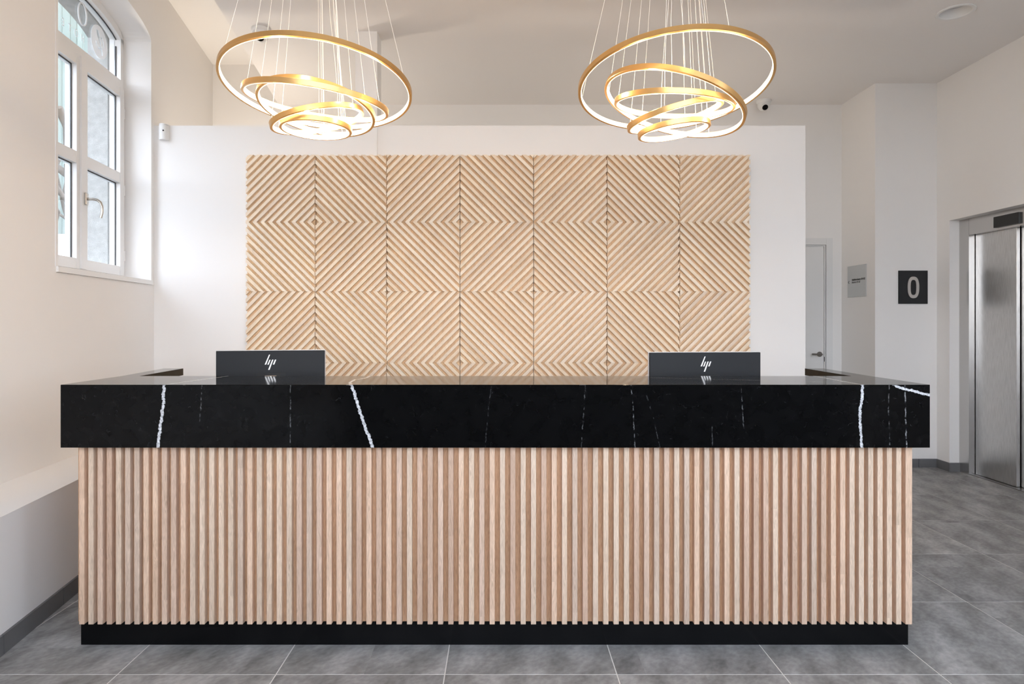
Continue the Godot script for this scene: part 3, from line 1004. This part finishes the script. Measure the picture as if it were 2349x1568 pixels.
func build_slat_wall() -> void:
	var df := 4.595; var dm := 4.621; var dw := 4.65
	var k := df / 1480.0
	var cols := [563.8, 722.5, 886.5, 1055.0, 1224.2, 1393.0, 1559.5, 1721.5]
	var rows := [354.6, 509.0, 668.0, 832.0, 996.0]
	var nx := [8.82, 9.1, 9.3, 9.3, 9.3, 9.2, 8.95]
	var ny := [8.60, 8.9, 9.1, 9.1]
	var word_c := ["leftmost", "second", "third", "middle", "fifth", "sixth", "rightmost"]
	var word_r := ["top row", "second row", "third row", "bottom row"]
	for r in 4:
		for c in 7:
			var x0: float = (cols[c] - 1150.0) * k + (0.0022 if c > 0 else 0.0)
			var x1: float = (cols[c + 1] - 1150.0) * k - (0.0022 if c < 6 else 0.0)
			var y1: float = EYE + (738.0 - rows[r]) * k
			var y0: float = EYE + (738.0 - rows[r + 1]) * k
			var rise := (r + c) % 2 == 0
			var t := base("slat_panel", Vector3((x0 + x1) / 2, y0, -dw))
			tag(t, "square oak panel of slats rising %s, %s, %s" % ["right" if rise else "left", word_c[c] + (" from the left" if c in [1, 2, 4, 5] else " column"), word_r[r]], "wall panel", "square oak slat panels behind the desk")
			var w := x1 - x0; var h := y1 - y0
			var s := new_st()
			cbox(s, Vector3(-w / 2, 0.0004, 0.0), Vector3(w / 2, h - 0.0004, dw - dm), 0.0005, Vector3.UP, Vector2(rng.randf(), rng.randf()), Vector2(3.0, 0.9))
			put("backing_board", s, M.panel_back, t)
			# rings of slats run round a centre at one of the joints
			var row_odd := r % 2          # rows 0-1 and 2-3 share centres at the joint between them, rows 1-2 the ones between
			var even_col := c % 2 == 0
			# corner of the panel that is the diamond centre: pattern value is zero there
			var right := true
			var bottom := true
			if r == 0 or r == 2:
				bottom = true
				right = even_col
			else:
				bottom = false
				right = even_col
			var px: float = nx[c] / w; var py: float = ny[r] / h
			var n := Vector2(-px if right else px, py if bottom else -py)
			var o := Vector2(w / 2 if right else -w / 2, 0.0 if bottom else h)
			var rect := [Vector2(-w / 2, 0), Vector2(w / 2, 0), Vector2(w / 2, h), Vector2(-w / 2, h)]
			var along := Vector2(-n.y, n.x).normalized()
			var total: float = nx[c] + ny[r]
			var i := 0
			while i < total:
				var base_v := n.dot(o)
				var poly := clip_band(rect, n, base_v + i + 0.46, base_v + i + 0.99)
				i += 1
				if poly.size() < 3:
					continue
				var area := 0.0
				for q in poly.size():
					area += poly[q].cross(poly[(q + 1) % poly.size()])
				if absf(area) < 2e-5:
					continue
				s = new_st()
				var off := Vector2(rng.randf(), rng.randf())
				var z0 := dw - dm; var z1 := dw - df
				var uvf := func(p: Vector2, z: float) -> Vector2: return Vector2((p.dot(Vector2(-along.y, along.x)) + z) * 7.0, p.dot(along) * 0.9) + off
				for q in range(1, poly.size() - 1):
					var A: Vector2 = poly[0]; var B: Vector2 = poly[q]; var C: Vector2 = poly[q + 1]
					tri(s, Vector3(A.x, A.y, z1), Vector3(B.x, B.y, z1), Vector3(C.x, C.y, z1), uvf.call(A, 0.0), uvf.call(B, 0.0), uvf.call(C, 0.0))
				for q in poly.size():
					var A: Vector2 = poly[q]; var B: Vector2 = poly[(q + 1) % poly.size()]
					quad(s, Vector3(A.x, A.y, z0), Vector3(B.x, B.y, z0), Vector3(B.x, B.y, z1), Vector3(A.x, A.y, z1), uvf.call(A, 0.022), uvf.call(B, 0.022), uvf.call(B, 0.0), uvf.call(A, 0.0))
				put("slat", s, M.panel_wood[rng.randi() % M.panel_wood.size()], t)

# ------------------------------------------------------------------ chandeliers
# one turned ring: profile points (radius, height) in the ring's own frame
func ring_frame(cx: float, cy: float, cd: float, a: float, b: float) -> Transform3D:
	var n := Vector3(a, 1, -b).normalized()
	var u := (Vector3.RIGHT - n * n.x).normalized()
	return Transform3D(Basis(u, n, u.cross(n)), Vector3(cx, cy, -cd))

func build_chandelier(which: int) -> void:
	var data: Array = [
		[[0.40, -0.7859, 2.2748, 2.7619, 0.0321, 0.1405], [0.30, -0.7800, 2.2011, 2.7303, 0.1209, -0.0779], [0.25, -0.7944, 2.1898, 2.7790, 0.1166, 0.1667], [0.20, -0.7938, 2.1430, 2.7823, -0.2118, -0.0857], [0.15, -0.7916, 2.0975, 2.7561, 0.02, 0.0]],
		[[0.40, 0.7263, 2.2697, 2.7209, -0.0130, 0.1681], [0.30, 0.7291, 2.1920, 2.7289, 0.3239, 0.0503], [0.25, 0.7321, 2.1926, 2.7389, 0.0754, -0.1245], [0.20, 0.7275, 2.1367, 2.7126, -0.2450, -0.0553], [0.15, 0.7291, 2.0813, 2.7287, -0.1317, -0.0294]]][which]
	var mid := Vector3(-0.788 if which == 0 else 0.729, 0, -2.755 if which == 0 else -2.726)
	var t := base("ring_chandelier")
	tag(t, ["left chandelier of five tilted gold rings glowing on the inside", "right chandelier of five tilted gold rings glowing on the inside"][which], "chandelier", "ring chandeliers over the desk")
	var s := new_st()
	lathe(s, [Vector2(0, 3.325), Vector2(0.15, 3.325), Vector2(0.152, 3.328), Vector2(0.152, 3.356)], Transform3D(Basis(), mid), 40)
	put("canopy", s, M.gold, t)
	var angles: Array = [[15.0, 135.0, 255.0], [75.0, 200.0, 315.0]][which]
	for i in 5:
		var q: Array = data[i]
		var r: float = q[0]
		var xf := ring_frame(q[1], q[2], q[3], q[4], q[5])
		s = new_st()
		var n := 96
		var h := 0.011
		var ri := r - 0.011
		# gold channel: outer face, rims, and the back of the diffuser
		lathe(s, [Vector2(ri, -h), Vector2(r - 0.001, -h), Vector2(r, -h + 0.001), Vector2(r, h - 0.001), Vector2(r - 0.001, h), Vector2(ri, h), Vector2(ri, h - 0.002)], xf, n)
		var rg := put("ring", s, M.gold, t)
		s = new_st()
		lathe(s, [Vector2(ri, h - 0.002), Vector2(ri - 0.002, h - 0.002), Vector2(ri - 0.0035, 0.0), Vector2(ri - 0.0025, -h - 0.0005), Vector2(ri, -h - 0.0005)], xf, n)
		put("led_strip", s, M.led, rg)
		for k in 4:
			var a := TAU * (k + 0.25 * i) / 4.0
			var l := OmniLight3D.new()
			l.name = "led_glow"
			l.light_color = Color(1.0, 0.88, 0.72)
			l.light_energy = 0.042 * r / 0.4
			l.light_size = 0.008
			l.omni_range = 14.0
			l.omni_attenuation = 2.0
			l.shadow_enabled = true
			t.add_child(l, true)
			l.position = xf * Vector3(cos(a) * (ri - 0.022), 0, sin(a) * (ri - 0.022))
		# suspension wires, and one supply cable to each ring
		for k in 3:
			var a := deg_to_rad(angles[k] + i * 3.0)
			var p := xf * Vector3(cos(a) * (r - 0.005), h, sin(a) * (r - 0.005))
			var top := mid + Vector3(cos(a) * (0.135 - 0.02 * i), 3.33, sin(a) * (0.135 - 0.02 * i))
			s = new_st()
			tube(s, [p, p.lerp(top, 0.5), top], 0.0008, 5)
			put("wire", s, M.cable, t)
		var ca := deg_to_rad(angles[0 if which == 1 else 2] + 14.0 + i * 9.0)
		var p2 := xf * Vector3(cos(ca) * (r - 0.005), h, sin(ca) * (r - 0.005))
		var top2 := mid + Vector3(cos(ca) * 0.03, 3.33, sin(ca) * 0.03)
		var pts := []
		for e in 13:
			var f := e / 12.0
			pts.append(p2.lerp(top2, f) + Vector3(sin(f * 11.0 + i) * 0.006, 0, cos(f * 9.0 + i) * 0.006) * sin(PI * f))
		s = new_st()
		tube(s, pts, 0.0010, 6)
		put("supply_cable", s, M.cable, t)

# ------------------------------------------------------------------ lift
func build_elevator() -> void:
	var e := base("elevator_door")
	tag(e, "brushed steel lift door with its frame in the right wall", "elevator")
	var s := new_st()
	dbox(s, 3.893, 3.99, 0.0, 2.1305, 5.372, 5.4845)
	put("door_frame", s, M.steel_frame, e)
	s = new_st()
	dbox(s, 3.893, 3.99, 0.0, 2.1305, 4.11, 4.30)
	put("door_frame", s, M.steel_frame, e)
	s = new_st()
	dbox(s, 3.893, 3.99, 1.993, 2.1305, 4.302, 5.370)
	put("header", s, M.steel_frame, e)
	s = new_st()
	cbox(s, Vector3(3.945, 0.006, -5.366), Vector3(3.972, 1.9925, -4.94), 0.0015)
	put("door_panel", s, M.steel, e)
	s = new_st()
	cbox(s, Vector3(3.979, 0.006, -4.96), Vector3(4.006, 1.9925, -4.302), 0.0015)
	put("door_panel", s, M.steel, e)
	s = new_st()
	dbox(s, 4.03, 4.1, 0.0, 2.1305, 4.11, 5.4845)
	put("shaft_lining", s, M.black, e)
	s = new_st()
	dbox(s, 3.90, 4.02, 0.0, 0.004, 4.302, 5.370)
	put("threshold", s, M.handle, e)
	s = new_st()
	cbox(s, Vector3(3.875, 2.009, -5.081), Vector3(3.893, 2.094, -4.834), 0.001)
	put("floor_display", s, M.black, e)

# ------------------------------------------------------------------ monitors
func build_monitors() -> void:
	for k in 2:
		var at: Vector3 = [Vector3(-1.137, 0.735, -3.19), Vector3(1.006, 0.735, -3.19)][k]
		var yaw: float = deg_to_rad([10.0, 4.5][k])
		var top: float = [1.1315, 1.1225][k] - 0.735
		var hw: float = [0.2590, 0.2840][k]
		var t := base("computer_monitor", at)
		t.rotation.y = yaw
		tag(t, ["dark grey computer monitor seen from behind, left end of the desk", "dark grey computer monitor seen from behind, right end of the desk"][k], "monitor", "monitors on the desk")
		var b0 := top - 0.325
		# back shell faces +z (towards the visitor); the screen faces the clerk
		var s := new_st()
		cbox(s, Vector3(-hw + 0.003, b0 + 0.003, -0.004), Vector3(hw - 0.003, top - 0.003, 0.010), 0.002)
		var shell := put("back_shell", s, M.shell if M.has("shell") else make_shell(), t)
		s = new_st()
		cbox(s, Vector3(-hw, b0, -0.014), Vector3(hw, top, -0.004), 0.0015)
		put("silver_rim", s, M.silver, t)
		s = new_st()
		box(s, Vector3(-hw + 0.006, b0 + 0.014, -0.0152), Vector3(hw - 0.006, top - 0.006, -0.014))
		put("screen", s, M.black_gloss, t)
		# emblem: four slanting bars
		var u := 0.00215
		var bars := [[Vector2(-2.4, 0), Vector2(-0.1, 0), Vector2(-8.6, -22.6), Vector2(-11.9, -22.6)],
			[Vector2(-1.4, -11.8), Vector2(1.1, -11.8), Vector2(-3.0, -22.9), Vector2(-6.1, -22.9)],
			[Vector2(4.4, -11.6), Vector2(7.2, -11.6), Vector2(-1.2, -34.8), Vector2(-4.4, -34.8)],
			[Vector2(10.4, -11.6), Vector2(13.3, -11.6), Vector2(9.2, -22.7), Vector2(6.0, -22.7)]]
		for q in bars:
			s = new_st()
			var poly := PackedVector2Array()
			for p in q:
				poly.append(p * u)
			slab(s, poly, Transform3D(Basis(), Vector3([-0.004, 0.0][k], top - 0.0225, 0.0112)), 0.0014)
			put("emblem_bar", s, M.emblem, shell)
		# stand cover, neck and foot
		s = new_st()
		cbox(s, Vector3(-0.069, b0 + 0.08, 0.010), Vector3(0.069, top - 0.1125, 0.0112), 0.0005)
		put("stand_cover", s, M.black, shell)
		s = new_st()
		cbox(s, Vector3(-0.03, 0.008, 0.012), Vector3(0.03, b0 + 0.2, 0.026), 0.003)
		put("stand_neck", s, M.chrome, t)
		s = new_st()
		cbox(s, Vector3(-0.11, 0.0, -0.09), Vector3(0.11, 0.008, 0.06), 0.002)
		put("stand_foot", s, M.chrome, t)

func make_shell() -> StandardMaterial3D:
	M.shell = mat(srgb(44, 46, 49), 0.42)
	M.shell.metallic_specular = 0.3
	M.silver = mat(srgb(214, 215, 216), 0.35)
	M.emblem = mat(srgb(246, 246, 246), 0.3, 0.2)
	return M.shell

# ------------------------------------------------------------------ signs
func words(txt: String, size: float, m: Material, parent: Node3D, xf: Transform3D, called := "lettering", bold := false) -> void:
	var f := SystemFont.new()
	f.font_names = PackedStringArray(["Droid Sans"])
	if bold:
		f.font_weight = 700
	var tm := TextMesh.new()
	tm.text = txt
	tm.font = f
	tm.font_size = 64
	tm.pixel_size = size / 64.0
	tm.depth = 0.0012
	tm.horizontal_alignment = HORIZONTAL_ALIGNMENT_LEFT
	var o := MeshInstance3D.new()
	o.mesh = tm
	o.material_override = m
	o.name = called
	parent.add_child(o, true)
	o.transform = xf

func zero_plate() -> StandardMaterial3D:
	var m := mat(srgb(38, 38, 39), 0.22)
	m.metallic_specular = 0.2
	return m

func build_signs() -> void:
	# floor number
	var t := base("floor_sign", Vector3(3.597, 1.428, -5.644))
	tag(t, "square black sign with a pale zero on the wall beside the lift", "sign")
	var s := new_st()
	cbox(s, Vector3(-0.126, 0.0, 0.0), Vector3(0.126, 0.29, 0.012), 0.001)
	put("plate", s, zero_plate(), t)
	s = new_st()
	var outer := []; var inner := []
	for i in 48:
		var a := TAU * i / 48.0
		var sx := cos(a); var sy := sin(a)
		outer.append(Vector2(signf(sx) * pow(absf(sx), 0.75) * 0.050, signf(sy) * (pow(absf(sy), 0.85)) * 0.094))
		inner.append(Vector2(signf(sx) * pow(absf(sx), 0.65) * 0.025, signf(sy) * (pow(absf(sy), 0.7)) * 0.066))
	var oc := Vector3(-0.001, 0.143, 0.0)
	for i in 48:
		var j := (i + 1) % 48
		var P := func(v: Vector2, z: float) -> Vector3: return oc + Vector3(v.x, v.y, z)
		quad(s, P.call(inner[i], 0.016), P.call(outer[i], 0.016), P.call(outer[j], 0.016), P.call(inner[j], 0.016))
		quad(s, P.call(outer[i], 0.012), P.call(outer[j], 0.012), P.call(outer[j], 0.016), P.call(outer[i], 0.016))
		quad(s, P.call(inner[j], 0.012), P.call(inner[i], 0.012), P.call(inner[i], 0.016), P.call(inner[j], 0.016))
	put("numeral_zero", s, mat(srgb(190, 184, 178), 0.4), t)
	# room directions on the short wall, facing left
	t = base("room_sign", Vector3(3.27, 1.502, -5.928))
	tag(t, "square grey sign with a small arrow and two lines of lettering", "sign")
	s = new_st()
	cbox(s, Vector3(-0.008, 0.0, -0.152), Vector3(0.0, 0.288, 0.152), 0.001)
	put("plate", s, mat(srgb(200, 201, 200), 0.3, 0.15), t)
	var turn := Basis(Vector3.UP, -PI / 2)
	var ink := mat(srgb(50, 50, 50), 0.5)
	words("Habitaciones 01-02", 0.024, ink, t, Transform3D(turn, Vector3(-0.0088, 0.158, -0.075)), "lettering", true)
	words("Rooms 01-02", 0.024, mat(srgb(96, 96, 96), 0.5), t, Transform3D(turn, Vector3(-0.0088, 0.134, -0.075)))
	s = new_st()
	for sg in [-1.0, 1.0]:
		tube(s, [Vector3(-0.0088, 0.138, -0.136), Vector3(-0.0088, 0.138 + 0.0125 * sg, -0.120)], 0.0021, 6)
	put("arrow", s, ink, t)

# ------------------------------------------------------------------ fittings on the ceiling and wall
func build_ceiling_fittings() -> void:
	for k in 2:
		var at: Vector3 = [Vector3(-1.715, 3.356, -4.60), Vector3(2.475, 3.356, -6.085)][k]
		var t := base("dome_camera", at)
		tag(t, ["white dome camera on the ceiling behind the left chandelier", "white dome camera at the ceiling edge right of the right chandelier"][k], "camera", "dome cameras on the ceiling")
		var s := new_st()
		var down := Transform3D(Basis(Vector3.RIGHT, PI), Vector3.ZERO)
		lathe(s, [Vector2(0.066, 0.0), Vector2(0.066, 0.016), Vector2(0.060, 0.024), Vector2(0.0, 0.024)], down, 32)
		put("mount", s, M.plastic, t)
		s = new_st()
		var prof := []
		for i in 13:
			var a := PI / 2 * i / 12.0
			prof.append(Vector2(cos(a) * 0.056, 0.024 + 0.022 + sin(a) * 0.05))
		lathe(s, [Vector2(0.056, 0.022)] + prof, down, 32)
		put("dome", s, M.plastic, t)
		# the lens barrel looks out to the front and down
		var aim := Vector3([0.25, -0.10][k], -0.55, 0.8).normalized()
		var ux := aim.cross(Vector3.UP).normalized()
		var xf := Transform3D(Basis(ux, aim, ux.cross(aim)), Vector3(0, -0.046, 0))
		s = new_st()
		lathe(s, [Vector2(0.034, 0.03), Vector2(0.034, 0.060), Vector2(0.028, 0.064), Vector2(0.026, 0.060)], xf, 28)
		put("lens_ring", s, M.plastic, t)
		s = new_st()
		lathe(s, [Vector2(0.027, 0.058), Vector2(0.020, 0.064), Vector2(0.0, 0.066)], xf, 28)
		put("lens", s, M.black_gloss, t)
	# motion detector in the corner over the partition
	var t := base("motion_detector", Vector3(-2.424, 2.575, -4.65))
	tag(t, "small white motion detector in the corner by the window", "detector")
	var s := new_st()
	var poly := PackedVector2Array()
	for i in 17:
		var a := PI * i / 16.0
		poly.append(Vector2(cos(a) * 0.033, sin(a) * 0.034 + 0.012))
	poly.append(Vector2(-0.033, 0.0)); poly.append(Vector2(0.033, 0.0))
	slab(s, poly, Transform3D(Basis(Vector3.RIGHT, -PI / 2) * Basis(Vector3.RIGHT, 0), Vector3(0, 0.104, 0)) * Transform3D(Basis.from_scale(Vector3(1, -1, 1)), Vector3.ZERO), 0.104)
	put("housing", s, M.plastic, t)
	s = new_st()
	slab(s, poly, Transform3D(Basis(Vector3.RIGHT, -PI / 2), Vector3(0, 0.113, 0)) * Transform3D(Basis.from_scale(Vector3(0.98, -0.98, 1)), Vector3.ZERO), 0.0075)
	put("cap", s, M.plastic, t)
	s = new_st()
	lathe(s, [Vector2(0.0055, -0.004), Vector2(0.0055, 0.0012), Vector2(0.0, 0.0016)], Transform3D(Basis(Vector3.RIGHT, PI / 2), Vector3(0.010, 0.062, 0.0445)), 16)
	put("eye", s, M.black_gloss, t)
	# recessed downlight, switched off
	t = base("downlight", Vector3(3.057, 3.356, -4.342))
	tag(t, "round white recessed downlight in the ceiling above the lift", "downlight")
	s = new_st()
	lathe(s, [Vector2(0.115, 0.0), Vector2(0.115, -0.004), Vector2(0.112, -0.007), Vector2(0.096, -0.007), Vector2(0.092, -0.003)], Transform3D(), 48)
	put("trim_ring", s, M.plastic, t)
	s = new_st()
	lathe(s, [Vector2(0.092, -0.003), Vector2(0.074, 0.05)], Transform3D(), 48)
	put("reflector", s, M.plastic, t)
	s = new_st()
	lathe(s, [Vector2(0.0, 0.05), Vector2(0.076, 0.05), Vector2(0.076, 0.06), Vector2(0.0, 0.06)], Transform3D(), 48)
	put("diffuser", s, mat(srgb(205, 205, 206), 0.5), t)

# floor-standing uplighters in the passage behind the partition; only their light on the walls above is seen
func build_uplighter(at: Vector3, energy: float, label: String) -> void:
	var t := base("floor_lamp", at)
	tag(t, label, "lamp", "uplighters behind the partition")
	var s := new_st()
	lathe(s, [Vector2(0.0, 0.0), Vector2(0.14, 0.0), Vector2(0.14, 0.012), Vector2(0.03, 0.024), Vector2(0.0, 0.024)], Transform3D(), 32)
	put("base", s, M.handle, t)
	s = new_st()
	tube(s, [Vector3(0, 0.02, 0), Vector3(0, 1.5, 0)], 0.012, 12)
	put("pole", s, M.handle, t)
	s = new_st()
	lathe(s, [Vector2(0.0, 1.48), Vector2(0.06, 1.49), Vector2(0.15, 1.53), Vector2(0.19, 1.59), Vector2(0.185, 1.59), Vector2(0.145, 1.54), Vector2(0.05, 1.505), Vector2(0.0, 1.5)], Transform3D(), 36)
	put("lamp_bowl", s, M.plastic, t)
	s = new_st()
	lathe(s, [Vector2(0.0, 1.56), Vector2(0.15, 1.56), Vector2(0.15, 1.566), Vector2(0.0, 1.566)], Transform3D(), 36)
	var glow := mat(Color(1, 0.96, 0.9), 0.5)
	glow.emission_enabled = true
	glow.emission = Color(1.0, 0.92, 0.82)
	glow.emission_energy_multiplier = 2.0
	put("lamp_diffuser", s, glow, t)
	var l := AreaLight3D.new()
	l.name = "uplight"
	l.area_size = Vector2(0.25, 0.25)
	l.light_color = Color(1.0, 0.94, 0.86)
	l.light_energy = energy
	l.area_range = 14.0
	l.area_attenuation = 2.0
	l.shadow_enabled = true
	t.add_child(l)
	l.position = Vector3(0, 1.60, 0)
	l.rotation.x = PI / 2
